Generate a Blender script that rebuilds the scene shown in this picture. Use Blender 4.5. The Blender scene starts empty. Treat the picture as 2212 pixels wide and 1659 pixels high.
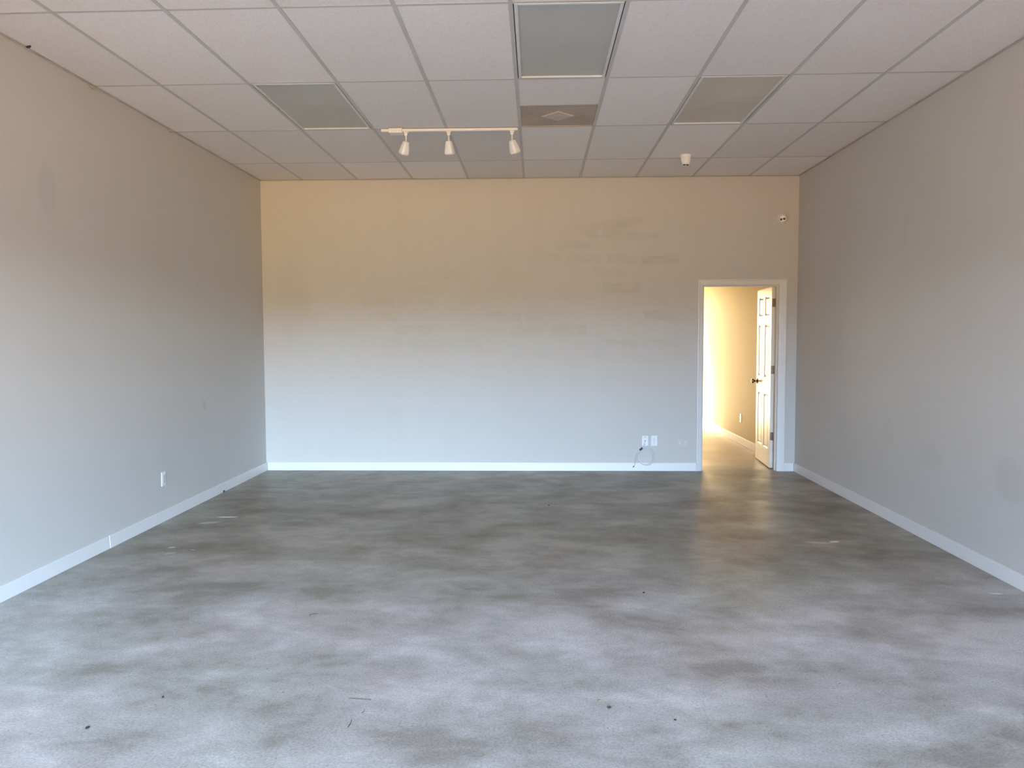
import bpy, bmesh, math, random
from mathutils import Vector, Matrix
random.seed(7)
S = bpy.context.scene
COL = S.collection
PI = math.pi

# ---------------------------------------------------------------- sizes (metres)
W, H = 5.889, 3.217          # width and ceiling height of the shop
YF = -11.9                   # storefront
T = 0.6096
TX0 = 2.9104                 # a main tee of the ceiling grid
ROWS = [0.0, 0.872, 2.105, 3.324, 4.544] + [4.544 + 1.2192 * k for k in range(1, 7)]
SK = -0.0112                 # the grid runs slightly out of square with the back wall
DL, DR, DH = 4.875, 5.690, 2.043   # door opening
WT = 0.115                   # back wall thickness

# ---------------------------------------------------------------- node helpers
def mat(name):
    m = bpy.data.materials.new(name); m.use_nodes = True
    nt = m.node_tree
    b = nt.nodes['Principled BSDF']
    return m, nt, b
def N(nt, t, **kw):
    n = nt.nodes.new(t)
    for k, v in kw.items():
        if k.startswith('i_'):
            n.inputs[k[2:].replace('_', ' ')].default_value = v
        else:
            setattr(n, k, v)
    return n
def L(nt, a, b): nt.links.new(a, b)
def srgb(r, g, b):
    f = lambda c: (c/255/12.92) if c <= 10.3 else ((c/255+0.055)/1.055)**2.4
    return (f(r), f(g), f(b), 1)
def coords(nt, scale=(1, 1, 1), rot=(0, 0, 0), loc=(0, 0, 0)):
    tc = N(nt, 'ShaderNodeTexCoord'); mp = N(nt, 'ShaderNodeMapping')
    mp.inputs['Scale'].default_value = scale
    mp.inputs['Rotation'].default_value = rot
    mp.inputs['Location'].default_value = loc
    L(nt, tc.outputs['Object'], mp.inputs['Vector'])
    return mp.outputs['Vector']
def noise(nt, vec, scale, detail=4, rough=0.5, dist=0.0):
    n = N(nt, 'ShaderNodeTexNoise')
    n.inputs['Scale'].default_value = scale; n.inputs['Detail'].default_value = detail
    n.inputs['Roughness'].default_value = rough; n.inputs['Distortion'].default_value = dist
    L(nt, vec, n.inputs['Vector']); return n.outputs['Fac']
def ramp(nt, fac, stops):
    r = N(nt, 'ShaderNodeValToRGB'); e = r.color_ramp.elements
    while len(e) < len(stops): e.new(0.5)
    for el, (p, c) in zip(e, stops):
        el.position = p; el.color = c if len(c) == 4 else (*c, 1)
    L(nt, fac, r.inputs['Fac']); return r.outputs['Color']
def mix(nt, fac, a, b, mode='MIX'):
    m = N(nt, 'ShaderNodeMix', data_type='RGBA', blend_type=mode)
    for sock, v in ((m.inputs[0], fac), (m.inputs[6], a), (m.inputs[7], b)):
        if isinstance(v, (int, float, tuple)): sock.default_value = v
        else: L(nt, v, sock)
    return m.outputs[2]
def mathn(nt, op, a, b=0.0, c=None):
    m = N(nt, 'ShaderNodeMath', operation=op)
    for s, v in zip(m.inputs, (a, b) if c is None else (a, b, c)):
        if isinstance(v, (int, float)): s.default_value = v
        else: L(nt, v, s)
    return m.outputs[0]
def bump(nt, b, h, strength=0.1, dist=0.01):
    n = N(nt, 'ShaderNodeBump'); n.inputs['Strength'].default_value = strength
    n.inputs['Distance'].default_value = dist
    L(nt, h, n.inputs['Height']); L(nt, n.outputs['Normal'], b.inputs['Normal'])
def simple(name, col, rough=0.5, metal=0.0, var=0.05, scale=8.0, bmp=0.0, bscale=200.0):
    m, nt, b = mat(name)
    v = coords(nt)
    n = noise(nt, v, scale, 3)
    c0 = tuple(x*(1-var) for x in col[:3])+(1,); c1 = tuple(min(1, x*(1+var)) for x in col[:3])+(1,)
    L(nt, ramp(nt, n, [(0.3, c0), (0.7, c1)]), b.inputs['Base Color'])
    b.inputs['Roughness'].default_value = rough; b.inputs['Metallic'].default_value = metal
    if bmp: bump(nt, b, noise(nt, v, bscale, 2), bmp, 0.002)
    return m

# ---------------------------------------------------------------- materials
def ellipse_mask(nt, vec, cx, cy, rx, ry, ax=0, ay=1, rot=0.0, soft=0.35):
    """1 inside a soft ellipse in the surface's own coordinates"""
    sx = N(nt, 'ShaderNodeSeparateXYZ'); L(nt, vec, sx.inputs[0])
    x = mathn(nt, 'SUBTRACT', sx.outputs[ax], cx); y = mathn(nt, 'SUBTRACT', sx.outputs[ay], cy)
    c, s = math.cos(rot), math.sin(rot)
    u = mathn(nt, 'ADD', mathn(nt, 'MULTIPLY', x, c/rx), mathn(nt, 'MULTIPLY', y, s/rx))
    w = mathn(nt, 'ADD', mathn(nt, 'MULTIPLY', x, -s/ry), mathn(nt, 'MULTIPLY', y, c/ry))
    r = mathn(nt, 'SQRT', mathn(nt, 'ADD', mathn(nt, 'MULTIPLY', u, u), mathn(nt, 'MULTIPLY', w, w)))
    mr = N(nt, 'ShaderNodeMapRange', interpolation_type='SMOOTHSTEP')
    L(nt, r, mr.inputs['Value'])
    mr.inputs['From Min'].default_value = 1.0; mr.inputs['From Max'].default_value = 1-soft
    return mr.outputs[0]

def wall_paint(name, base, patches, dabs=0.0, light=()):
    m, nt, b = mat(name)
    v = coords(nt)
    big = noise(nt, v, 0.9, 3, 0.5)
    c = ramp(nt, big, [(0.3, tuple(x*0.985 for x in base[:3])+(1,)), (0.7, tuple(x*1.01 for x in base[:3])+(1,))])
    # roller marks, faintly visible as upright streaks
    v2 = coords(nt, (3.2, 3.2, 0.5))
    st = noise(nt, v2, 1.6, 3, 0.55)
    c = mix(nt, 1.0, c, ramp(nt, st, [(0.3, (0.99, 0.99, 0.99)), (0.72, (1.006, 1.006, 1.006))]), 'MULTIPLY')
    if dabs:
        # touch-up dabs: short level strokes, clustered towards the door side
        wob = N(nt, 'ShaderNodeTexNoise'); wob.inputs['Scale'].default_value = 3.5; L(nt, v, wob.inputs['Vector'])
        vm = N(nt, 'ShaderNodeVectorMath', operation='MULTIPLY_ADD'); L(nt, wob.outputs['Color'], vm.inputs[0])
        vm.inputs[1].default_value = (0.22, 0.0, 0.13); L(nt, v, vm.inputs[2])
        cx_ = N(nt, 'ShaderNodeSeparateXYZ'); L(nt, vm.outputs[0], cx_.inputs[0])
        cc = N(nt, 'ShaderNodeCombineXYZ'); L(nt, cx_.outputs[0], cc.inputs[0]); L(nt, cx_.outputs[2], cc.inputs[1])
        br = N(nt, 'ShaderNodeTexBrick'); L(nt, cc.outputs[0], br.inputs['Vector'])
        br.inputs['Color1'].default_value = (0, 0, 0, 1); br.inputs['Color2'].default_value = (1, 1, 1, 1); br.inputs['Mortar'].default_value = (0, 0, 0, 1)
        br.inputs['Scale'].default_value = 1.0; br.inputs['Brick Width'].default_value = 0.43; br.inputs['Row Height'].default_value = 0.155
        br.inputs['Mortar Size'].default_value = 0.035; br.inputs['Mortar Smooth'].default_value = 1.0; br.offset = 0.3
        dm = ramp(nt, br.outputs['Color'], [(0.42, (0, 0, 0)), (0.85, (1, 1, 1))])
        dm = mix(nt, 1.0, dm, ramp(nt, noise(nt, coords(nt, (1, 1, 3)), 5, 2), [(0.35, (0.2, 0.2, 0.2)), (0.6, (1, 1, 1))]), 'MULTIPLY')
        cl = ellipse_mask(nt, v, 4.0, 2.05, 1.1, 1.15, 0, 2, 0.0, 0.8)
        cl2 = ellipse_mask(nt, v, 2.3, 1.75, 2.6, 0.65, 0, 2, 0.0, 0.9)
        cl = mathn(nt, 'MAXIMUM', cl, mathn(nt, 'MULTIPLY', cl2, 0.6))
        f = mathn(nt, 'MULTIPLY', mathn(nt, 'MULTIPLY', dm, cl), dabs)
        c = mix(nt, f, c, tuple(x*0.72 for x in base[:2])+(base[2]*0.64, 1))
    for (cx, cy, rx, ry, ax, ay, rot, k) in patches:
        f = mathn(nt, 'MULTIPLY', ellipse_mask(nt, v, cx, cy, rx, ry, ax, ay, rot, 0.5), k)
        c = mix(nt, f, c, tuple(x*0.72 for x in base[:3])+(1,))
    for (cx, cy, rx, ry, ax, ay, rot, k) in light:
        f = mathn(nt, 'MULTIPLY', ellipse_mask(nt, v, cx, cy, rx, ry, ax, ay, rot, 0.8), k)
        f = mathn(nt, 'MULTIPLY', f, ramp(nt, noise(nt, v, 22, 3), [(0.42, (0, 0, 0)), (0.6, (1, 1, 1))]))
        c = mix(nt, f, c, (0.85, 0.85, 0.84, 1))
    L(nt, c, b.inputs['Base Color'])
    b.inputs['Roughness'].default_value = 0.62
    b.inputs['Specular IOR Level'].default_value = 0.35
    bump(nt, b, noise(nt, v, 260, 2), 0.12, 0.002)
    return m
WALL = (0.590, 0.574, 0.550, 1)
M = {}
M['wall_back'] = wall_paint('greige_wall_paint', WALL, [(0.33, 1.9, 0.25, 0.55, 0, 2, 0, 0.10), (3.9, 2.72, 0.4, 0.07, 0, 2, 0.1, 0.2), (4.05, 2.58, 0.5, 0.05, 0, 2, 0, 0.2)],
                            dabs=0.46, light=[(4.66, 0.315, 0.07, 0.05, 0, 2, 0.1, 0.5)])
M['wall_left'] = wall_paint('greige_wall_paint_left', WALL, [(-3.86, 2.42, 0.13, 0.20, 1, 2, 0, 0.22), (-1.62, 0.88, 0.035, 0.06, 1, 2, 0.5, 0.45),
                                                           (-1.35, 0.96, 0.012, 0.05, 1, 2, 0.3, 0.3)])
M['wall_right'] = wall_paint('greige_wall_paint_right', WALL, [(-3.95, 0.62, 0.22, 0.17, 1, 2, 0.2, 0.26), (-3.0, 0.62, 0.2, 0.13, 1, 2, 0.1, 0.14),
                                                             (-2.3, 0.70, 0.14, 0.14, 1, 2, 0, 0.10), (-2.5, 2.3, 0.06, 0.2, 1, 2, 0.2, 0.10),
                                                             (-1.9, 2.25, 0.05, 0.15, 1, 2, 0.2, 0.08)])
M['hall_wall'] = wall_paint('cream_hall_paint', (0.61, 0.53, 0.37, 1), [])

def floor_mat():
    m, nt, b = mat('sealed_concrete')
    v = coords(nt)
    va = coords(nt, (0.85, 1.15, 1), rot=(0, 0, 0.15))
    n1 = noise(nt, va, 2.1, 6, 0.60, 0.25)
    n2 = noise(nt, va, 0.75, 3, 0.5, 0.2)
    n3 = noise(nt, va, 7.0, 5, 0.65, 0.3)
    s = mathn(nt, 'ADD', mathn(nt, 'ADD', mathn(nt, 'MULTIPLY', n1, 0.50), mathn(nt, 'MULTIPLY', n2, 0.28)), mathn(nt, 'MULTIPLY', n3, 0.22))
    c = ramp(nt, s, [(0.405, (0.295, 0.278, 0.248)), (0.455, (0.375, 0.358, 0.33)), (0.515, (0.45, 0.437, 0.42)), (0.59, (0.58, 0.568, 0.555))])
    # light falloff put into the colour: floor darkens to olive towards the back
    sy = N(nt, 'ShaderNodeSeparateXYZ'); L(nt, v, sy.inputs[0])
    falloff = N(nt, 'ShaderNodeMapRange', interpolation_type='SMOOTHSTEP'); falloff.inputs['From Min'].default_value = -4.6; falloff.inputs['From Max'].default_value = -2.4
    L(nt, mathn(nt, 'ADD', sy.outputs[1], mathn(nt, 'MULTIPLY', n2, 1.2)), falloff.inputs['Value'])
    # (the darkening stops at the doorway)
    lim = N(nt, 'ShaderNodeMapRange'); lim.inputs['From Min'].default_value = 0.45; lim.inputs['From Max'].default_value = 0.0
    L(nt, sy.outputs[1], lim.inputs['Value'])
    c = mix(nt, mathn(nt, 'MULTIPLY', mathn(nt, 'MULTIPLY', falloff.outputs[0], lim.outputs[0]), 0.9), c, mix(nt, 1.0, c, (0.60, 0.555, 0.465, 1), 'MULTIPLY'))
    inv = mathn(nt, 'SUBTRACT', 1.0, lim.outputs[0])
    c = mix(nt, mathn(nt, 'MULTIPLY', inv, 0.75), c, (0.66, 0.60, 0.50, 1))      # floor colour mixed to paler tan in the hall
    # greenish and reddish stains in the sealer
    hue = noise(nt, va, 0.9, 2, 0.5, 0.2)
    c = mix(nt, 0.5, c, ramp(nt, hue, [(0.35, (1.05, 0.97, 0.97)), (0.5, (1, 1, 1)), (0.65, (0.95, 1.0, 0.94))]), 'MULTIPLY')
    # grit
    g = noise(nt, v, 95, 3, 0.7)
    c = mix(nt, 1.0, c, ramp(nt, g, [(0.3, (0.72, 0.72, 0.72)), (0.5, (1, 1, 1)), (0.72, (1.22, 1.22, 1.22))]), 'MULTIPLY')
    vo = N(nt, 'ShaderNodeTexVoronoi'); vo.inputs['Scale'].default_value = 9.0; L(nt, v, vo.inputs['Vector'])
    sp = ramp(nt, vo.outputs['Distance'], [(0.03, (1, 1, 1)), (0.05, (0, 0, 0))])
    c = mix(nt, mathn(nt, 'MULTIPLY', sp, 0.45), c, (0.07, 0.06, 0.05, 1))
    # dried paint smears
    for (x, y, rx, ry, rot, k) in [(0.47, -2.32, 0.11, 0.026, 0.02, .9), (0.40, -2.52, 0.11, 0.045, 0.35, .38), (0.44, -3.27, 0.035, 0.018, 0.2, .6),
                                   (0.50, -3.42, 0.05, 0.02, 0.6, .3), (0.62, -3.33, 0.03, 0.01, -0.4, .35), (0.62, -1.95, 0.07, 0.012, -0.5, .25),
                                   (5.20, -3.03, 0.05, 0.028, 0.35, .85), (5.08, -3.06, 0.12, 0.035, -0.2, .35), (5.70, -4.18, 0.045, 0.018, -0.2, .75),
                                   (0.52, -0.75, 0.08, 0.02, 0.0, .25), (1.55, -2.45, 0.09, 0.012, -0.4, .18)]:
        f = mathn(nt, 'MULTIPLY', ellipse_mask(nt, v, x, y, rx, ry, 0, 1, rot, 0.5), k)
        c = mix(nt, f, c, (0.78, 0.78, 0.78, 1))
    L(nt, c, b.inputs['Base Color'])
    r = ramp(nt, noise(nt, va, 2.3, 4, 0.6), [(0.3, (0.34, 0.34, 0.34)), (0.7, (0.50, 0.50, 0.50))])
    L(nt, r, b.inputs['Roughness'])
    b.inputs['Specular IOR Level'].default_value = 0.22
    h = mathn(nt, 'ADD', mathn(nt, 'MULTIPLY', noise(nt, v, 2.2, 3), 1.0), mathn(nt, 'MULTIPLY', g, 0.04))
    bump(nt, b, h, 0.16, 0.02)
    return m
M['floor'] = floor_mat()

def tile_mat():
    m, nt, b = mat('mineral_fibre_tile')
    v = coords(nt)
    at = N(nt, 'ShaderNodeAttribute', attribute_name='tone')
    c = ramp(nt, at.outputs['Fac'], [(0.0, (0.745, 0.715, 0.69)), (1.0, (0.93, 0.895, 0.87))])
    p = noise(nt, v, 150, 3, 0.75)
    c = mix(nt, 1.0, c, ramp(nt, p, [(0.33, (0.86, 0.86, 0.86)), (0.5, (1, 1, 1)), (0.7, (1.06, 1.06, 1.06))]), 'MULTIPLY')
    L(nt, c, b.inputs['Base Color']); b.inputs['Roughness'].default_value = 0.95
    b.inputs['Specular IOR Level'].default_value = 0.15
    bump(nt, b, p, 0.4, 0.002)
    return m
M['tile'] = tile_mat()
M['tee'] = simple('aged_white_grid_metal', (0.56, 0.56, 0.55, 1), 0.5, 0.0, 0.05, 3)
M['angle'] = simple('wall_angle_metal', (0.50, 0.485, 0.46, 1), 0.55, 0.0, 0.12, 5)
M['plenum'] = simple('plenum_dark', (0.05, 0.045, 0.04, 1), 0.9)
M['trimw'] = simple('white_trim_paint', (0.74, 0.74, 0.735, 1), 0.38, 0, 0.015, 2)
M['doorw'] = simple('white_door_paint', (0.76, 0.73, 0.66, 1), 0.30, 0, 0.015, 2)
M['troffer'] = simple('light_frame_enamel', (0.70, 0.73, 0.74, 1), 0.4, 0, 0.03)
M['lens'] = simple('prismatic_acrylic', (0.50, 0.52, 0.495, 1), 0.38, 0, 0.05, 2, 0.5, 380)
M['lens_w'] = simple('yellowed_acrylic', (0.58, 0.55, 0.48, 1), 0.38, 0, 0.06, 2, 0.5, 380)
M['fixture'] = simple('white_fixture_enamel', (0.84, 0.84, 0.83, 1), 0.35, 0, 0.02)
M['shade'] = simple('white_lamp_shade', (0.84, 0.87, 0.90, 1), 0.3, 0, 0.02)
M['camw'] = simple('white_camera_plastic', (0.90, 0.92, 0.93, 1), 0.3, 0, 0.02)
M['black'] = simple('black_lens_glass', (0.006, 0.005, 0.004, 1), 0.12, 0, 0.1)
M['plate'] = simple('white_wall_plate', (0.82, 0.84, 0.85, 1), 0.25, 0, 0.01)
M['ivory'] = simple('ivory_receptacle', (0.60, 0.60, 0.46, 1), 0.3, 0, 0.03)
M['slot'] = simple('dark_slot', (0.03, 0.03, 0.035, 1), 0.6)
M['cable'] = simple('white_cable_jacket', (0.72, 0.74, 0.75, 1), 0.4, 0, 0.03)
M['blue'] = simple('blue_plastic', (0.012, 0.05, 0.22, 1), 0.35, 0, 0.1)
M['hinge'] = simple('aged_bronze', (0.17, 0.13, 0.10, 1), 0.35, 0.9, 0.15, 30)
M['brass'] = simple('antique_brass', (0.30, 0.18, 0.09, 1), 0.25, 1.0, 0.1, 20)
M['frame'] = simple('dark_anodised_frame', (0.10, 0.09, 0.08, 1), 0.4, 0.6)
M['twig'] = simple('dry_twig', (0.10, 0.065, 0.04, 1), 0.8, 0, 0.2, 60)
M['grit'] = simple('dark_grit', (0.045, 0.035, 0.03, 1), 0.8, 0, 0.3, 80)
M['leafm'] = simple('dead_leaf', (0.30, 0.19, 0.07, 1), 0.8, 0, 0.2, 60)
M['plaster'] = simple('torn_plaster', (0.52, 0.44, 0.34, 1), 0.9, 0, 0.15, 60, 0.5, 90)
def grille_mat():
    m, nt, b = mat('dusty_perforated_metal')
    v = coords(nt)
    n = noise(nt, v, 3.0, 4, 0.6)
    c = ramp(nt, n, [(0.3, (0.46, 0.37, 0.29)), (0.7, (0.62, 0.51, 0.41))])
    vo = N(nt, 'ShaderNodeTexVoronoi'); vo.inputs['Scale'].default_value = 110; vo.inputs['Randomness'].default_value = 0
    L(nt, v, vo.inputs['Vector'])
    h = ramp(nt, vo.outputs['Distance'], [(0.28, (0.55, 0.55, 0.55)), (0.40, (1, 1, 1))])
    c = mix(nt, 1.0, c, h, 'MULTIPLY')
    L(nt, c, b.inputs['Base Color']); b.inputs['Roughness'].default_value = 0.7
    return m
M['grille'] = grille_mat()
M['grille_c'] = simple('dusty_centre_plate', (0.62, 0.54, 0.46, 1), 0.7, 0, 0.1, 10)

# ---------------------------------------------------------------- mesh helpers
def box(bm, x0, x1, y0, y1, z0, z1):
    r = bmesh.ops.create_cube(bm, size=1)
    for v in r['verts']:
        v.co = Vector(((x0+x1)/2 + v.co.x*(x1-x0), (y0+y1)/2 + v.co.y*(y1-y0), (z0+z1)/2 + v.co.z*(z1-z0)))
    return r['verts']
def ring_loft(bm, rings, cap0=True, cap1=True):
    rv = [[bm.verts.new(p) for p in r] for r in rings]
    n = len(rv[0])
    for a, b in zip(rv, rv[1:]):
        for i in range(n): bm.faces.new((a[i], a[(i+1) % n], b[(i+1) % n], b[i]))
    if cap0: bm.faces.new(list(reversed(rv[0])))
    if cap1: bm.faces.new(rv[-1])
    return rv
def lathe(bm, prof, seg=32, mtx=Matrix(), c0=True, c1=True):
    ring_loft(bm, [[mtx @ Vector((r*math.cos(2*PI*i/seg), r*math.sin(2*PI*i/seg), z)) for i in range(seg)] for r, z in prof], c0, c1)
def tube(bm, pts, r, seg=8):
    pts = [Vector(p) for p in pts]; rings = []
    up = Vector((0, 1, 0.01))
    for i, p in enumerate(pts):
        t = (pts[min(i+1, len(pts)-1)] - pts[max(i-1, 0)]).normalized()
        a = t.cross(up)
        if a.length < 1e-4: a = t.cross(Vector((1, 0, 0)))
        a.normalize(); b = t.cross(a).normalized()
        rings.append([p + a*r*math.cos(2*PI*k/seg) + b*r*math.sin(2*PI*k/seg) for k in range(seg)])
    ring_loft(bm, rings)
def obj(name, bm, m, parent=None, smooth=False, bevel=0.0, seg=2):
    bmesh.ops.recalc_face_normals(bm, faces=bm.faces)
    me = bpy.data.meshes.new(name); bm.to_mesh(me); bm.free()
    if smooth:
        for p in me.polygons: p.use_smooth = True
    me.materials.append(M[m] if isinstance(m, str) else m)
    o = bpy.data.objects.new(name, me); COL.objects.link(o)
    if parent: o.parent = parent
    if bevel:
        md = o.modifiers.new('bevel', 'BEVEL'); md.width = bevel; md.segments = seg; md.limit_method = 'ANGLE'
    if smooth:
        wn = o.modifiers.new('split', 'EDGE_SPLIT'); wn.split_angle = math.radians(38)
    return o
def struct(name, bm, m, parent=None, **k):
    o = obj(name, bm, m, parent, **k)
    if not parent: o['kind'] = 'structure'
    return o
def empty(name, label, cat, loc=(0, 0, 0), rot=(0, 0, 0), group=None):
    o = bpy.data.objects.new(name, None); COL.objects.link(o)
    o.location = loc; o.rotation_euler = rot; o.empty_display_size = 0.1
    o['label'] = label; o['category'] = cat
    if group: o['group'] = group
    return o
def tag(o, label, cat, group=None):
    o['label'] = label; o['category'] = cat
    if group: o['group'] = group
    return o
NB = bmesh.new

# ---------------------------------------------------------------- shell
YB = 5.05                    # far end of the back hall
HX0 = 1.9                    # left side of the back hall
HXR = 5.862                  # right wall of the back hall
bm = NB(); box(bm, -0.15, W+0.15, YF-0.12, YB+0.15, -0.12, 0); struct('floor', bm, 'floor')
bm = NB(); box(bm, -0.12, 0, YF-0.12, WT, 0, H+0.3); struct('wall_left', bm, 'wall_left')
bm = NB(); box(bm, W, W+0.12, YF-0.12, WT, 0, H+0.3); struct('wall_right', bm, 'wall_right')
bm = NB()
box(bm, 0, DL-0.02, 0, WT, 0, H+0.3); box(bm, DR+0.02, W, 0, WT, 0, H+0.3); box(bm, DL-0.02, DR+0.02, 0, WT, DH+0.02, H+0.3)
struct('wall_back', bm, 'wall_back')
# storefront behind the viewer: a low sill, a header, two piers
GZ0, GZ1, GX0, GX1 = 0.10, 2.62, 0.25, 5.64
bm = NB()
box(bm, 0, GX0, YF-0.12, YF, 0, H+0.3); box(bm, GX1, W, YF-0.12, YF, 0, H+0.3)
box(bm, GX0, GX1, YF-0.12, YF, GZ1, H+0.3); box(bm, GX0, GX1, YF-0.12, YF, 0, GZ0)
struct('wall_front', bm, 'wall_right')
win = NB(); box(win, GX0, GX1, YF-0.09, YF-0.03, GZ0, GZ0+0.05); win1 = struct('window_1', win, 'frame')
bm = NB(); box(bm, GX0, GX1, YF-0.09, YF-0.03, GZ1-0.05, GZ1)
for k in range(5):
    x = GX0 + 0.025 + (GX1-GX0-0.05)*k/4
    box(bm, x-0.025, x+0.025, YF-0.09, YF-0.03, GZ0+0.05, GZ1-0.05)
obj('window_frame', bm, 'frame', win1)
# hall behind the doorway
bm = NB(); box(bm, HXR, HXR+0.12, WT, YB, 0, H+0.3); struct('wall_hall_right', bm, 'hall_wall')
bm = NB(); box(bm, HX0-0.12, HX0, WT, YB, 0, H+0.3); struct('wall_hall_left', bm, 'hall_wall')
BX0, BX1, BZ = 4.75, 5.72, 2.2
bm = NB(); box(bm, HX0-0.12, BX0, YB, YB+0.12, 0, H+0.3); box(bm, BX1, HXR+0.12, YB, YB+0.12, 0, H+0.3); box(bm, BX0, BX1, YB, YB+0.12, BZ, H+0.3)
struct('wall_hall_back', bm, 'hall_wall')
bm = NB(); box(bm, HX0-0.12, HXR+0.12, WT, YB+0.12, 3.0, 3.1); struct('ceiling_hall', bm, 'hall_wall')
bm = NB(); box(bm, HXR-0.014, HXR, WT, YB, 0, 0.105); struct('baseboard_hall', bm, 'trimw', bevel=0.004)
# roof slab
bm = NB(); box(bm, -0.12, W+0.12, YF-0.12, YB+0.12, H+0.30, H+0.40); struct('ceiling_slab', bm, 'plenum')

# baseboards
BH = 0.091
def board(name, x0, x1, y0, y1, inner):
    bm = NB(); vs = box(bm, x0, x1, y0, y1, 0, BH)
    for v in vs:                       # ease the top towards the wall
        if v.co.z > BH-0.001:
            if inner == 'y' and v.co.y < (y0+y1)/2: v.co.y += 0.006
            if inner == '-x' and v.co.x > (x0+x1)/2: v.co.x -= 0.006
            if inner == '+x' and v.co.x < (x0+x1)/2: v.co.x += 0.006
    return struct(name, bm, 'trimw', bevel=0.002)
board('baseboard_back', 0.0185, 4.811, -0.014, 0, 'y')
board('baseboard_back_corner', 5.772, W-0.014, -0.014, 0, 'y')
board('baseboard_left', 0, 0.0162, -3.3025, 0, '-x')
board('baseboard_left_front', 0, 0.014, YF, -3.3055, '-x')
board('baseboard_right', W-0.014, W, YF, 0, '+x')

# door casing and jamb
CW0, CW1, CTOP = 4.812, 5.772, 2.108
def casing_leg(bm, xo, xi):
    s = 1 if xi > xo else -1
    w = abs(xi-xo)
    prof = [(0, 0), (0, -0.017), (0.010*s, -0.019), (0.018*s, -0.015), ((w-0.016)*s, -0.011), ((w-0.006)*s, -0.009), (w*s, -0.004), (w*s, 0)]
    return prof
bm = NB()
for xo, xi in ((CW0, DL-0.003), (CW1, DR+0.003)):
    s = 1 if xi > xo else -1; w = abs(xi-xo)
    prof = casing_leg(bm, xo, xi)
    ring_loft(bm, [[Vector((xo+px, py, 0)) for px, py in prof], [Vector((xo+px, py, CTOP-abs(px)/w*(CTOP-DH-0.003))) for px, py in prof]])
w = CTOP-DH-0.003
prof = [(0, 0), (0, -0.017), (0.010, -0.019), (0.018, -0.015), (w-0.016, -0.011), (w-0.006, -0.009), (w, -0.004), (w, 0)]
ring_loft(bm, [[Vector((CW0+pz/w*(DL-0.003-CW0), py, CTOP-pz)) for pz, py in prof], [Vector((CW1-pz/w*(CW1-DR-0.003), py, CTOP-pz)) for pz, py in prof]])
casing = struct('trim_1', bm, 'trimw', bevel=0)
bm = NB()
box(bm, DL-0.02, DL, 0, WT+0.004, 0, DH); box(bm, DR, DR+0.02, 0, WT+0.004, 0, DH); box(bm, DL-0.02, DR+0.02, 0, WT+0.004, DH, DH+0.02)
box(bm, DL, DL+0.011, 0.035, 0.075, 0, DH); box(bm, DR-0.011, DR, 0.035, 0.075, 0, DH); box(bm, DL+0.011, DR-0.011, 0.035, 0.075, DH-0.011, DH)
struct('trim_2', bm, 'trimw', bevel=0.0015)
# casing on the hall side
bm = NB()
box(bm, 4.812, DL-0.004, WT+0.002, WT+0.016, 0, CTOP); box(bm, DR+0.012, 5.765, WT+0.002, WT+0.016, 0, CTOP); box(bm, DL-0.004, DR+0.012, WT+0.002, WT+0.016, DH+0.006, CTOP)
struct('trim_3', bm, 'trimw', bevel=0.003)

# ---------------------------------------------------------------- door leaf (local: X from hinge edge along the width, Y thickness, Z up)
DWID, DTH, DZ = 0.805, 0.035, 2.02
def panel_face(bm, y, ny):
    xs = [0, 0.115, 0.35, 0.455, 0.69, DWID]; zs = [0, 0.20, 0.81, 1.0, 1.61, 1.71, 1.93, DZ]
    g = [[bm.verts.new((x, y, z)) for x in xs] for z in zs]; pan = []
    for j in range(len(zs)-1):
        for i in range(len(xs)-1):
            q = [g[j][i], g[j][i+1], g[j+1][i+1], g[j+1][i]]
            if ny > 0: q.reverse()
            f = bm.faces.new(q)
            if i in (1, 3) and j in (1, 3, 5): pan.append(f)
    return g, pan
bm = NB()
g0, p0 = panel_face(bm, 0, -1); g1, p1 = panel_face(bm, DTH, 1)
def rim(a, b):
    for k in range(len(a)-1): bm.faces.new((a[k], b[k], b[k+1], a[k+1]))
rim(g0[0], g1[0]); rim(g0[-1], g1[-1]); rim([r[0] for r in g0], [r[0] for r in g1]); rim([r[-1] for r in g0], [r[-1] for r in g1])
bmesh.ops.recalc_face_normals(bm, faces=bm.faces)
pan = p0+p1
for th, dp in ((0.004, -0.002), (0.014, -0.008), (0.004, 0.0), (0.026, 0.007)):
    bmesh.ops.inset_individual(bm, faces=pan, thickness=th, depth=dp)
leaf = struct('door_1', bm, 'doorw')
pin = Vector((DR, WT+0.010, 0))
ang = math.radians(85.4)
# closed: leaf lies from the hinge towards -X; opened into the hall past square
leaf.location = (DR-0.0035, WT+0.012, 0.014)
leaf.rotation_euler = (0, 0, ang)
# thin recess line in the middle rail
bm = NB(); box(bm, 0.325, 0.331, DTH, DTH+0.0006, 1.625, 1.695)
obj('groove', bm, 'slot', leaf)
# knob: on both faces, 60 mm in from the free edge
for nm, y0, s in (('door_knob', DTH, 1), ('door_knob', 0, -1)):
    bm = NB()
    mt = Matrix.Translation((DWID-0.062, y0, 0.935)) @ Matrix.Rotation(-s*PI/2, 4, 'X')
    lathe(bm, [(0.031, 0), (0.032, 0.004), (0.026, 0.009), (0.013, 0.013), (0.011, 0.028), (0.016, 0.036), (0.025, 0.044), (0.0285, 0.053), (0.027, 0.061), (0.020, 0.067), (0.008, 0.069)], 28, mt)
    o = obj(nm, bm, 'brass', leaf, smooth=True); o['label'] = 'antique brass round knob'
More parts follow.
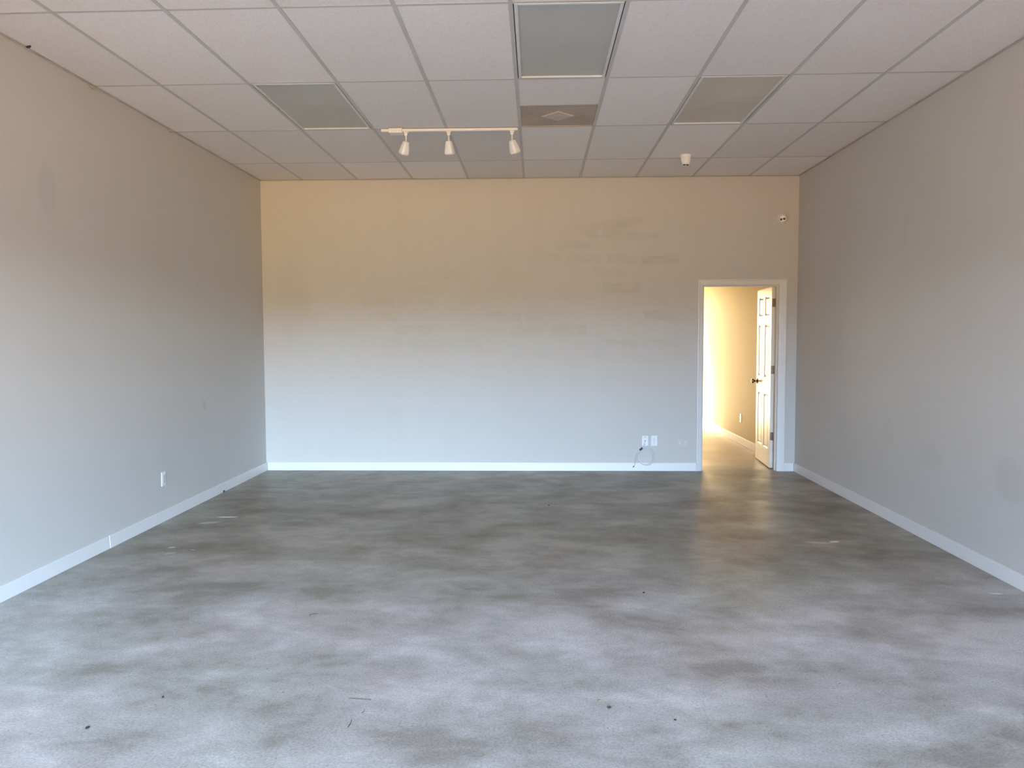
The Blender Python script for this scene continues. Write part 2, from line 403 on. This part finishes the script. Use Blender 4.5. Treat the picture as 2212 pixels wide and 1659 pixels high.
# hinges: leaf plate on the door edge, plate on the jamb, barrel between
for z in (1.845, 1.10, 0.355):
    bm = NB()
    box(bm, -0.0022, 0.0, 0.004, 0.031, z-0.045, z+0.045)
    lathe(bm, [(0.0065, z-0.047), (0.0065, z+0.047)], 14, Matrix.Translation((-0.006, -0.004, 0)))
    box(bm, -0.009, -0.0045, -0.004, 0.006, z-0.045, z+0.045)
    o = obj('hinge', bm, 'hinge', leaf, bevel=0.0008); o['label'] = 'dark bronze butt hinge'

# ---------------------------------------------------------------- ceiling: tiles, grid
def row_y(j, x): return -ROWS[j] + (SK*(x-W/2) if j else 0)
def grid_x(k): return TX0 + T*k
cols = [0.0] + [grid_x(k) for k in range(-4, 5)] + [W]
troffers = {(-3, 2): 'l', (0, 3): 'c', (2, 2): 'r'}   # (column index of left tee, row index)
bm = NB(); tone = []
bright = {(-2, 0): 0.85, (2, 1): 0.95, (1, 2): 0.8, (0, 2): 0.55, (-3, 1): 0.45, (-2, 1): 0.15, (-1, 1): 0.2, (-1, 0): 0.3}
TZ = H + 0.006
def quad(x0, x1, ya0, ya1, yb0, yb1, t):
    vs = [bm.verts.new(p) for p in ((x0, ya0, TZ), (x1, ya1, TZ), (x1, yb1, TZ), (x0, yb0, TZ))]
    us = [bm.verts.new((v.co.x, v.co.y, TZ+0.016)) for v in vs]
    bm.faces.new(vs); bm.faces.new(us)
    for i in range(4): bm.faces.new((vs[i], vs[(i+1) % 4], us[(i+1) % 4], us[i]))
    tone.extend([t]*6)
for ci in range(len(cols)-1):
    k = ci-5
    for j in range(len(ROWS)-1):
        if (k, j) in troffers: continue
        x0, x1 = cols[ci]+0.001, cols[ci+1]-0.001
        t = bright.get((k, j), random.uniform(0.45, 0.8))
        ya = lambda x: row_y(j, x)-0.001
        yb = lambda x: max(row_y(j+1, x)+0.001, YF)
        if (k, j) == (0, 2):
            ym = lambda x: (row_y(2, x)+row_y(3, x))/2
            quad(x0, x1, ym(x0)-0.001, ym(x1)-0.001, yb(x0), yb(x1), t)
            continue
        quad(x0, x1, ya(x0), ya(x1), yb(x0), yb(x1), t)
me_bm = bm
layer = None
for f in bm.faces: pass
bmesh.ops.recalc_face_normals(bm, faces=bm.faces)
me = bpy.data.meshes.new('ceiling'); bm.to_mesh(me); bm.free()
a = me.attributes.new('tone', 'FLOAT', 'FACE')
for i, t in enumerate(tone): a.data[i].value = t
me.materials.append(M['tile'])
ceil = bpy.data.objects.new('ceiling', me); COL.objects.link(ceil); ceil['kind'] = 'structure'
# suspended grid of inverted tees
bm = NB(); tw = 0.012
for k in range(-4, 5):
    x = grid_x(k)
    box(bm, x-tw, x+tw, YF, -0.001, H+0.003, H+0.0055)
    box(bm, x-0.002, x+0.002, YF, -0.001, H+0.005, H+0.04)
for j in range(1, len(ROWS)):
    if ROWS[j] > -YF-0.1: break
    for x0, x1 in zip(cols, cols[1:]):
        xa, xb = x0 + (tw if x0 > 0 else 0), x1 - (tw if x1 < W else 0)
        vs = box(bm, xa, xb, -0.011, 0.011, H+0.0046, H+0.0058)
        for v in vs: v.co.y += row_y(j, v.co.x)
        vs = box(bm, xa, xb, -0.002, 0.002, H+0.005, H+0.04)
        for v in vs: v.co.y += row_y(j, v.co.x)
# half-way cross tee above the return grille
vs = box(bm, grid_x(0)+tw, grid_x(1)-tw, -0.011, 0.011, H+0.0046, H+0.0058)
for v in vs: v.co.y += (row_y(2, v.co.x)+row_y(3, v.co.x))/2
struct('trim_4', bm, 'tee')
# wall angle round the edge
bm = NB()
box(bm, 0.0, 0.016, YF, 0, H-0.0015, H+0.002)
box(bm, W-0.016, W, YF, 0, H-0.0015, H+0.002)
box(bm, 0.016, W-0.016, -0.016, 0, H-0.0015, H+0.002)
struct('trim_5', bm, 'angle')

# ---------------------------------------------------------------- troffer lights
def troffer(k, j, label, lens):
    x0, x1 = grid_x(k), grid_x(k+1); xm = (x0+x1)/2
    ya, yb = row_y(j, xm), row_y(j+1, xm); ym = (ya+yb)/2
    root = empty('ceiling_light', label, 'ceiling light', (xm, ym, H+0.006), group='recessed ceiling light panels')
    hx, hy = (x1-x0)/2-0.013, (ya-yb)/2-0.013
    z0, z1 = 0.0, 0.011
    bm = NB(); fw = 0.020
    gap = 0.004
    # frame sits in the grid with a narrow dark gap along the long sides
    box(bm, -hx+gap, -hx+gap+fw, -hy, hy, z0-0.004, z1); box(bm, hx-gap-fw, hx-gap, -hy, hy, z0-0.004, z1)
    box(bm, -hx+gap+fw, hx-gap-fw, -hy, -hy+fw, z0-0.004, z1); box(bm, -hx+gap+fw, hx-gap-fw, hy-fw, hy, z0-0.004, z1)
    obj('frame', bm, 'troffer', root, bevel=0.002)
    bm = NB(); box(bm, -hx+gap+fw-0.004, hx-gap-fw+0.004, -hy+fw-0.004, hy-fw+0.004, 0.006, 0.0095)
    obj('diffuser', bm, lens, root)
    bm = NB(); box(bm, -hx-0.012, hx+0.012, -hy-0.012, hy+0.012, 0.0116, 0.09)
    obj('housing', bm, 'plenum', root)
    return root
troffer(-3, 2, 'unlit grey ceiling light panel left of the track lights', 'lens')
troffer(0, 3, 'unlit grey ceiling light panel nearest the viewer, in line with the brown air grille', 'lens')
troffer(2, 2, 'unlit ceiling light panel with warm tinge, nearest the right wall', 'lens_w')

# ---------------------------------------------------------------- return air grille
x0, x1 = grid_x(0), grid_x(1); xm = (x0+x1)/2
ya = row_y(2, xm); yb = (row_y(2, xm)+row_y(3, xm))/2
g = empty('air_grille', 'dusty brown perforated air grille with diamond centre in the ceiling', 'air vent', (xm, (ya+yb)/2, H+0.006))
hx, hy = (x1-x0)/2-0.012, (ya-yb)/2-0.012
bm = NB(); box(bm, -hx, hx, -hy, hy, 0.002, 0.004); obj('perforated_face', bm, 'grille', g)
bm = NB(); fw = 0.006
box(bm, -hx, -hx+fw, -hy, hy, -0.002, 0.002); box(bm, hx-fw, hx, -hy, hy, -0.002, 0.002)
box(bm, -hx+fw, hx-fw, -hy, -hy+fw, -0.002, 0.002); box(bm, -hx+fw, hx-fw, hy-fw, hy, -0.002, 0.002)
obj('frame', bm, 'grille', g)
bm = NB(); d = 0.135
ring_loft(bm, [[Vector((0, -d, 0.0018)), Vector((d*0.95, 0, 0.0018)), Vector((0, d, 0.0018)), Vector((-d*0.95, 0, 0.0018))],
               [Vector((0, -d+.01, -0.004)), Vector((d*0.95-.01, 0, -0.004)), Vector((0, d-.01, -0.004)), Vector((-d*0.95+.01, 0, -0.004))]])
obj('centre_plate', bm, 'grille_c', g)
bm = NB(); box(bm, -hx-0.006, hx+0.006, -hy-0.006, hy+0.006, 0.0045, 0.12); obj('duct_box', bm, 'plenum', g)

# ---------------------------------------------------------------- track lighting
TY = row_y(2, 2.3)
TZ0 = H-0.022
tr = empty('track_light_rail', 'white ceiling track rail carrying three small spotlights', 'lighting track', (2.31, TY, H))
bm = NB(); box(bm, 1.757-2.31, 2.885-2.31, -0.017, 0.017, -0.0215, -0.0005); obj('rail', bm, 'fixture', tr, bevel=0.002)
bm = NB(); box(bm, 1.826-2.31, 1.936-2.31, -0.050, 0.042, -0.040, -0.0218); box(bm, 1.826-2.31, 1.936-2.31, -0.050, -0.0175, -0.0218, -0.0015); box(bm, 1.826-2.31, 1.936-2.31, 0.0175, 0.042, -0.0218, -0.0015)
obj('power_feed', bm, 'fixture', tr, bevel=0.003)
bm = NB(); box(bm, 2.8855-2.31, 2.8925-2.31, -0.0175, 0.0175, -0.022, -0.001); obj('end_cap', bm, 'fixture', tr, bevel=0.001)
def superring(a, z, n=28, e=3.4):
    out = []
    for i in range(n):
        t = 2*PI*i/n; c, s = math.cos(t), math.sin(t)
        out.append(Vector((a*math.copysign(abs(c)**(2/e), c), a*math.copysign(abs(s)**(2/e), s), z)))
    return out
def spot(x, tilt, yaw, label):
    r = empty('spotlight', label, 'spotlight', (x, TY, TZ0), group='white spotlights on the ceiling track')
    bm = NB(); box(bm, -0.019, 0.019, -0.013, 0.013, -0.010, -0.0002); box(bm, -0.013, 0.013, -0.010, 0.010, -0.032, -0.010)
    obj('adapter', bm, 'fixture', r, bevel=0.002)
    bm = NB(); lathe(bm, [(0.0055, -0.080), (0.0055, -0.032)], 14)
    lathe(bm, [(0.009, -0.036), (0.009, -0.0322)], 14); obj('stem', bm, 'fixture', r, smooth=True)
    piv = Matrix.Translation((0, 0, -0.080)) @ Matrix.Rotation(yaw, 4, 'Z') @ Matrix.Rotation(tilt, 4, 'X')
    bm = NB()
    prof = [(0.012, 0.003), (0.020, 0.0), (0.0235, -0.004), (0.030, -0.035), (0.037, -0.075), (0.0385, -0.092), (0.036, -0.103), (0.033, -0.106), (0.031, -0.098), (0.030, -0.090)]
    ring_loft(bm, [[piv @ p for p in superring(a, z)] for a, z in prof])
    obj('lamp_shade', bm, 'shade', r, smooth=True)
    bm = NB(); ring_loft(bm, [[piv @ p for p in superring(0.0295, -0.0905)], [piv @ p for p in superring(0.024, -0.096)]])
    obj('lamp_face', bm, 'lens', r, smooth=True)
    return r
spot(1.962, math.radians(24), math.radians(42), 'white spotlight tilted left, leftmost of three on the ceiling track')
spot(2.318, math.radians(10), math.radians(-20), 'white spotlight pointing almost straight down, middle of the ceiling track')
spot(2.844, math.radians(24), math.radians(-44), 'white spotlight tilted right, rightmost of three on the ceiling track')

# ---------------------------------------------------------------- twin-eye turret cameras
def turret(label, loc, rot, lean, side, spin):
    r = empty('security_camera', label, 'camera', loc, rot, group='white two-eyed turret cameras')
    bm = NB(); lathe(bm, [(0.052, 0), (0.053, 0.006), (0.052, 0.016), (0.049, 0.026), (0.044, 0.032)], 40)
    obj('base', bm, 'camw', r, smooth=True)
    mt = Matrix.Translation((0, 0, 0.026)) @ Matrix.Rotation(side, 4, 'Y') @ Matrix.Rotation(lean, 4, 'X') @ Matrix.Rotation(spin, 4, 'Z')
    bm = NB(); lathe(bm, [(0.040, -0.012), (0.0455, 0.0), (0.0465, 0.012), (0.0450, 0.026), (0.0405, 0.046), (0.0365, 0.060), (0.0345, 0.066), (0.030, 0.0695), (0.020, 0.0705)], 40, mt)
    hd = obj('head', bm, 'camw', r, smooth=True)
    for sx in (-1, 1):
        bm = NB(); lathe(bm, [(0.0125, 0.0690), (0.0125, 0.0725), (0.010, 0.0735), (0.003, 0.0740)], 24, mt @ Matrix.Translation((sx*0.0155, 0.0, 0)))
        obj('lens', bm, 'black', hd, smooth=True)
    return r
turret('white two-eyed security camera hanging from the ceiling', (4.475, -1.02, H+0.0085), (PI, 0, 0), math.radians(-6), 0, math.radians(-8))
turret('white two-eyed security camera on the back wall above the doorway', (5.712, 0.0008, 2.760), (PI/2, 0, 0), math.radians(13), math.radians(-19), math.radians(8))

# ---------------------------------------------------------------- wall plates (local: X across, Y out of the wall = -Y, Z up)
def duplex(label, loc, rz, rec='plate'):
    r = empty('power_outlet', label, 'outlet', loc, (0, 0, rz), group='white power outlets')
    bm = NB(); box(bm, -0.035, 0.035, -0.0065, -0.0002, -0.0575, 0.0575); obj('cover_plate', bm, 'plate', r, bevel=0.003, seg=3)
    for s in (1, -1):
        bm = NB()
        ring_loft(bm, [[Vector((max(-0.0165, min(0.0165, 0.019*math.cos(2*PI*i/24))), -0.0066, s*0.0195+0.0145*math.sin(2*PI*i/24))) for i in range(24)],
                       [Vector((max(-0.0160, min(0.0160, 0.018*math.cos(2*PI*i/24))), -0.0085, s*0.0195+0.0140*math.sin(2*PI*i/24))) for i in range(24)]])
        sk = obj('socket', bm, rec, r)
        bm = NB()
        box(bm, -0.0075, -0.0055, -0.0089, -0.00855, s*0.0195, s*0.0195+0.008); box(bm, 0.0055, 0.0075, -0.0089, -0.00855, s*0.0195, s*0.0195+0.007)
        box(bm, -0.002, 0.002, -0.0089, -0.00855, s*0.0195-0.010, s*0.0195-0.006)
        obj('slots', bm, 'slot', sk)
    bm = NB(); lathe(bm, [(0.003, 0.0066), (0.0025, 0.0078)], 12, Matrix.Rotation(PI/2, 4, 'X')); obj('screw', bm, 'slot', r)
    return r
duplex('white power outlet with ivory sockets low on the left wall', (0.0, -2.458, 0.345), PI/2, 'ivory')
duplex('white power outlet on the back wall, beside the cable plate', (4.3455, 0.0, 0.336), 0)
duplex('white power outlet on the cream wall seen through the doorway', (HXR, 2.20, 0.36), -PI/2)
cp = empty('cable_plate', 'white cable wall plate with three dark holes above the coiled cable', 'wall plate', (4.245, 0, 0.335))
bm = NB(); box(bm, -0.035, 0.035, -0.0065, -0.0002, -0.0575, 0.0575); obj('cover_plate', bm, 'plate', cp, bevel=0.003, seg=3)
for z in (0.042, -0.042):
    bm = NB(); lathe(bm, [(0.004, 0.0066), (0.0035, 0.0082)], 14, Matrix.Translation((0, 0, z)) @ Matrix.Rotation(PI/2, 4, 'X')); obj('screw', bm, 'slot', cp)
bm = NB(); lathe(bm, [(0.0065, 0.0066), (0.0065, 0.012), (0.0045, 0.012), (0.0045, 0.019)], 16, Matrix.Rotation(PI/2, 4, 'X')); obj('socket', bm, 'hinge', cp)

# ---------------------------------------------------------------- coiled cable
cx, cz, R = 4.2555, 0.160, 0.089
pts = [(4.245, -0.0215, 0.333), (4.243, -0.027, 0.328), (4.239, -0.030, 0.312), (4.232, -0.030, 0.295), (4.222, -0.028, 0.275), (4.212, -0.026, 0.262), (4.203, -0.024, 0.250)]
n = 150
for i in range(n):
    t = i/(n-1); a = math.radians(143) - t*2*PI*2.93
    lp = t*2.93
    rr = R + 0.007*math.sin(lp*2.1+0.6)
    ox = 0.006*math.sin(lp*1.7); oz = 0.005*math.cos(lp*2.3)
    pts.append((cx+ox+rr*math.cos(a), -0.022-0.0035*math.sin(lp*2.0+1)-0.004*(math.sin(a) < 0)*abs(math.sin(a)), cz+oz+rr*1.02*math.sin(a)))
# tail falls on the left
lx, ly, lz = pts[-1]
for p in [(4.180, -0.028, 0.238), (4.160, -0.029, 0.212), (4.145, -0.029, 0.180), (4.136, -0.028, 0.145), (4.134, -0.027, 0.115), (4.138, -0.026, 0.092), (4.138, -0.026, 0.076), (4.131, -0.027, 0.062), (4.120, -0.028, 0.052)]:
    pts.append(p)
cbl = empty('cable', 'coiled white cable hanging on the back wall below the two wall plates', 'cable', (4.245, 0, 0.06))
for i in range(3):                      # relax joints
    pts = [pts[0]] + [tuple((pts[k-1][c]+2*pts[k][c]+pts[k+1][c])/4 for c in range(3)) for k in range(1, len(pts)-1)] + [pts[-1]]
bm = NB(); tube(bm, [(p[0]-4.245, p[1], p[2]-0.06) for p in pts], 0.0034, 8); obj('jacket', bm, 'cable', cbl, smooth=True)
bm = NB()
mt = Matrix.Translation((4.199-4.245, -0.026, 0.247-0.06)) @ Matrix.Rotation(math.radians(48), 4, 'Y')
lathe(bm, [(0.007, -0.020), (0.0105, -0.017), (0.0105, -0.005), (0.008, 0.0), (0.0105, 0.005), (0.0105, 0.017), (0.007, 0.020)], 14, mt)
o = obj('tie', bm, 'blue', cbl, smooth=True); o['label'] = 'dark blue tie holding the coil'
bm = NB(); lathe(bm, [(0.0045, -0.012), (0.005, 0.0), (0.0045, 0.010)], 12, Matrix.Translation((4.118-4.245, -0.028, 0.051-0.06)) @ Matrix.Rotation(math.radians(50), 4, 'Y'))
obj('plug', bm, 'hinge', cbl, smooth=True)

# ---------------------------------------------------------------- bits at the ceiling edge and on the floor
def crumb(name, loc, s, m, label, cat, group=None, flat=1.0, seed=0):
    rnd = random.Random(seed)
    bm = NB(); bmesh.ops.create_icosphere(bm, subdivisions=2, radius=1)
    for v in bm.verts:
        k = 1+rnd.uniform(-0.28, 0.28); v.co = Vector((v.co.x*s[0]*k, v.co.y*s[1]*k, v.co.z*s[2]*k))
    zmin = min(v.co.z for v in bm.verts)
    for v in bm.verts: v.co.z -= zmin
    o = obj(name, bm, m); o.location = loc; o.rotation_euler.z = rnd.uniform(0, 1) if cat != 'plaster' else 0
    return tag(o, label, cat, group)
crumb('plaster_flake', (0.012, -3.33, H-0.022), (0.012, 0.035, 0.010), 'plaster', 'torn plaster flake at the left wall and ceiling joint, nearer the viewer', 'plaster', seed=3)
crumb('plaster_flake', (0.012, -2.17, H-0.020), (0.011, 0.030, 0.009), 'plaster', 'small torn plaster flake at the left wall and ceiling joint, farther back', 'plaster', seed=5)
crumb('ceiling_hole', (0.030, -4.04, H-0.0005), (0.012, 0.030, 0.003), 'slot', 'small dark chipped hole in the ceiling edge above the left wall', 'hole', seed=8)
def twig(pts, r, label, mm='twig'):
    bm = NB(); n = len(pts); tube(bm, pts, r, 6)
    o = obj('twig', bm, mm); return tag(o, label, 'twig')
twig([(2.265, -5.588, 0.0016), (2.31, -5.594, 0.002), (2.36, -5.600, 0.0016)], 0.0013, 'longest thin dry twig lying level on the floor near the front')
twig([(2.318, -5.83, 0.0014), (2.322, -5.80, 0.0018), (2.318, -5.77, 0.0014)], 0.0013, 'short upright-lying twig on the floor just below the longest twig')
twig([(2.345, -5.715, 0.0014), (2.353, -5.70, 0.0022), (2.352, -5.688, 0.0014)], 0.0011, 'tiny curved twig between the longest twig and the short one')
twig([(1.82, -4.615, 0.0012), (1.835, -4.60, 0.002), (1.86, -4.598, 0.0012)], 0.0011, 'thin curled twig on the floor left of centre, farthest of the twigs')
crumb('crumb', (3.297, -5.59, 0), (0.006, 0.006, 0.003), 'leafm', 'small tan leaf crumb on the floor right of centre', 'crumb', seed=11)
crumb('crumb', (3.333, -5.649, 0), (0.008, 0.006, 0.004), 'grit', 'small black crumb on the floor just right of the tan crumb', 'crumb', seed=12)
crumb('crumb', (3.58, -5.745, 0), (0.005, 0.004, 0.003), 'grit', 'tiny dark speck on the floor, right of the black and tan crumbs', 'crumb', seed=13)
crumb('crumb', (1.32, -5.86, 0), (0.008, 0.009, 0.003), 'grit', 'dark fluffy crumb on the floor at the lower left', 'crumb', seed=14)
crumb('crumb', (1.49, -5.60, 0), (0.005, 0.006, 0.003), 'grit', 'small round dark speck above the fluffy crumb at lower left', 'crumb', seed=15)
crumb('crumb', (0.020, -1.27, 0), (0.009, 0.012, 0.010), 'grit', 'tiny dark crumb against the left baseboard', 'crumb', seed=16)
crumb('crumb', (3.665, -4.21, 0), (0.007, 0.006, 0.003), 'grit', 'dark speck on the floor below the doorway reflection', 'crumb', seed=17)
crumb('crumb', (3.15, -1.83, 0), (0.008, 0.008, 0.003), 'grit', 'tiny dark speck on the far floor near the room centre', 'crumb', seed=18)

# ---------------------------------------------------------------- light
wd = bpy.data.worlds.new('sky'); S.world = wd; wd.use_nodes = True
nt = wd.node_tree; bg = nt.nodes['Background']
tc = N(nt, 'ShaderNodeTexCoord'); sp = N(nt, 'ShaderNodeSeparateXYZ'); L(nt, tc.outputs['Generated'], sp.inputs[0])
t = mathn(nt, 'ADD', mathn(nt, 'MULTIPLY', sp.outputs[2], 0.5), 0.5)
def sky_side(stops):      # (elevation in degrees, colour); the ramp runs from straight down to straight up
    return ramp(nt, t, [(0.5+0.5*math.sin(math.radians(e)), c) for e, c in stops])
# street side, to the left and to the right of straight ahead: ground glow, an added dark band and sky glow, shaped to light the room
left = sky_side([(-90, (.17, .10, .04)), (-25, (.28, .13, .05)), (-9, (.34, .15, .05)), (-7.5, (.72, .41, .07)), (-2.3, (.72, .41, .07)), (-1.7, (.02, .02, .03)), (2.7, (.02, .02, .03)),
                 (3.3, (1.20, 1.65, 2.20)), (8, (1.20, 1.60, 2.10)), (10, (.45, .78, 1.25)), (16, (.40, .78, 1.40)), (20, (.30, .50, .85)), (90, (.32, .48, .70))])
rght = sky_side([(-90, (.30, .20, .10)), (-25, (.47, .25, .09)), (-9, (.60, .30, .10)), (-7.5, (1.42, .93, .28)), (-2.3, (1.42, .93, .28)), (-1.7, (.03, .05, .07)), (2.7, (.03, .05, .08)),
                 (3.3, (2.65, 3.45, 4.3)), (8, (2.55, 3.4, 4.3)), (10, (1.45, 2.35, 3.3)), (16, (1.45, 2.45, 3.8)), (20, (1.0, 1.6, 2.5)), (90, (1.0, 1.4, 2.0))])
fx = N(nt, 'ShaderNodeMapRange'); fx.inputs['From Min'].default_value = -0.08; fx.inputs['From Max'].default_value = 0.08
L(nt, sp.outputs[0], fx.inputs['Value'])
street = mix(nt, fx.outputs[0], left, rght)
# yard behind the building: unseen, its warm glow set to light the hall
yard = sky_side([(-90, (.84, .62, .32)), (-1, (1.0, .74, .40)), (1, (.94, .70, .39)), (20, (.88, .68, .41)), (90, (.80, .64, .44))])
fy = mathn(nt, 'GREATER_THAN', sp.outputs[1], 0.0)
L(nt, mix(nt, fy, street, yard), bg.inputs['Color']); bg.inputs['Strength'].default_value = 19.2
def portal(name, loc, sx, sz, rot):
    l = bpy.data.lights.new(name, 'AREA'); l.shape = 'RECTANGLE'; l.size = sx; l.size_y = sz
    l.cycles.is_portal = True
    o = bpy.data.objects.new(name, l); COL.objects.link(o); o.location = loc; o.rotation_euler = rot
portal('storefront_portal', ((GX0+GX1)/2, YF-0.1, (GZ0+GZ1)/2), GX1-GX0, GZ1-GZ0, (PI/2, 0, 0))
portal('hall_portal', ((BX0+BX1)/2, YB+0.1, BZ/2), BX1-BX0, BZ, (-PI/2, 0, 0))
sun = bpy.data.lights.new('sun', 'SUN'); sun.energy = 13; sun.angle = math.radians(20); sun.color = (1.0, 0.80, 0.52)
so = bpy.data.objects.new('sun', sun); COL.objects.link(so)
d = Vector((0.40, -0.62, -0.68)).normalized()
so.rotation_euler = d.to_track_quat('-Z', 'Y').to_euler()

# ---------------------------------------------------------------- camera
cam = bpy.data.cameras.new('camera'); co = bpy.data.objects.new('camera', cam); COL.objects.link(co)
right = Vector((0.9995262, 0.03059185, -0.00339392)); up = Vector((0.00155794, 0.05984038, 0.99820674)); fwd = Vector((-0.03074008, 0.99773908, -0.05976437))
mw = Matrix((right, up, -fwd)).transposed().to_4x4(); mw.translation = Vector((3.0419, -8.7558, 1.4929))
co.matrix_world = mw
cam.sensor_fit = 'HORIZONTAL'; cam.sensor_width = 36.0; cam.lens = 1708.274/2212*36.0
cam.clip_start = 0.05; cam.clip_end = 200
S.camera = co
S.view_settings.view_transform = 'Standard'; S.view_settings.look = 'None'
S.view_settings.gamma = 1.0; S.view_settings.exposure = 0.0; S.view_settings.use_curve_mapping = False
S.cycles.max_bounces = 7; S.cycles.diffuse_bounces = 6; S.cycles.glossy_bounces = 3
S.cycles.sample_clamp_indirect = 0
S.cycles.caustics_reflective = False
S.cycles.adaptive_threshold = 0.12
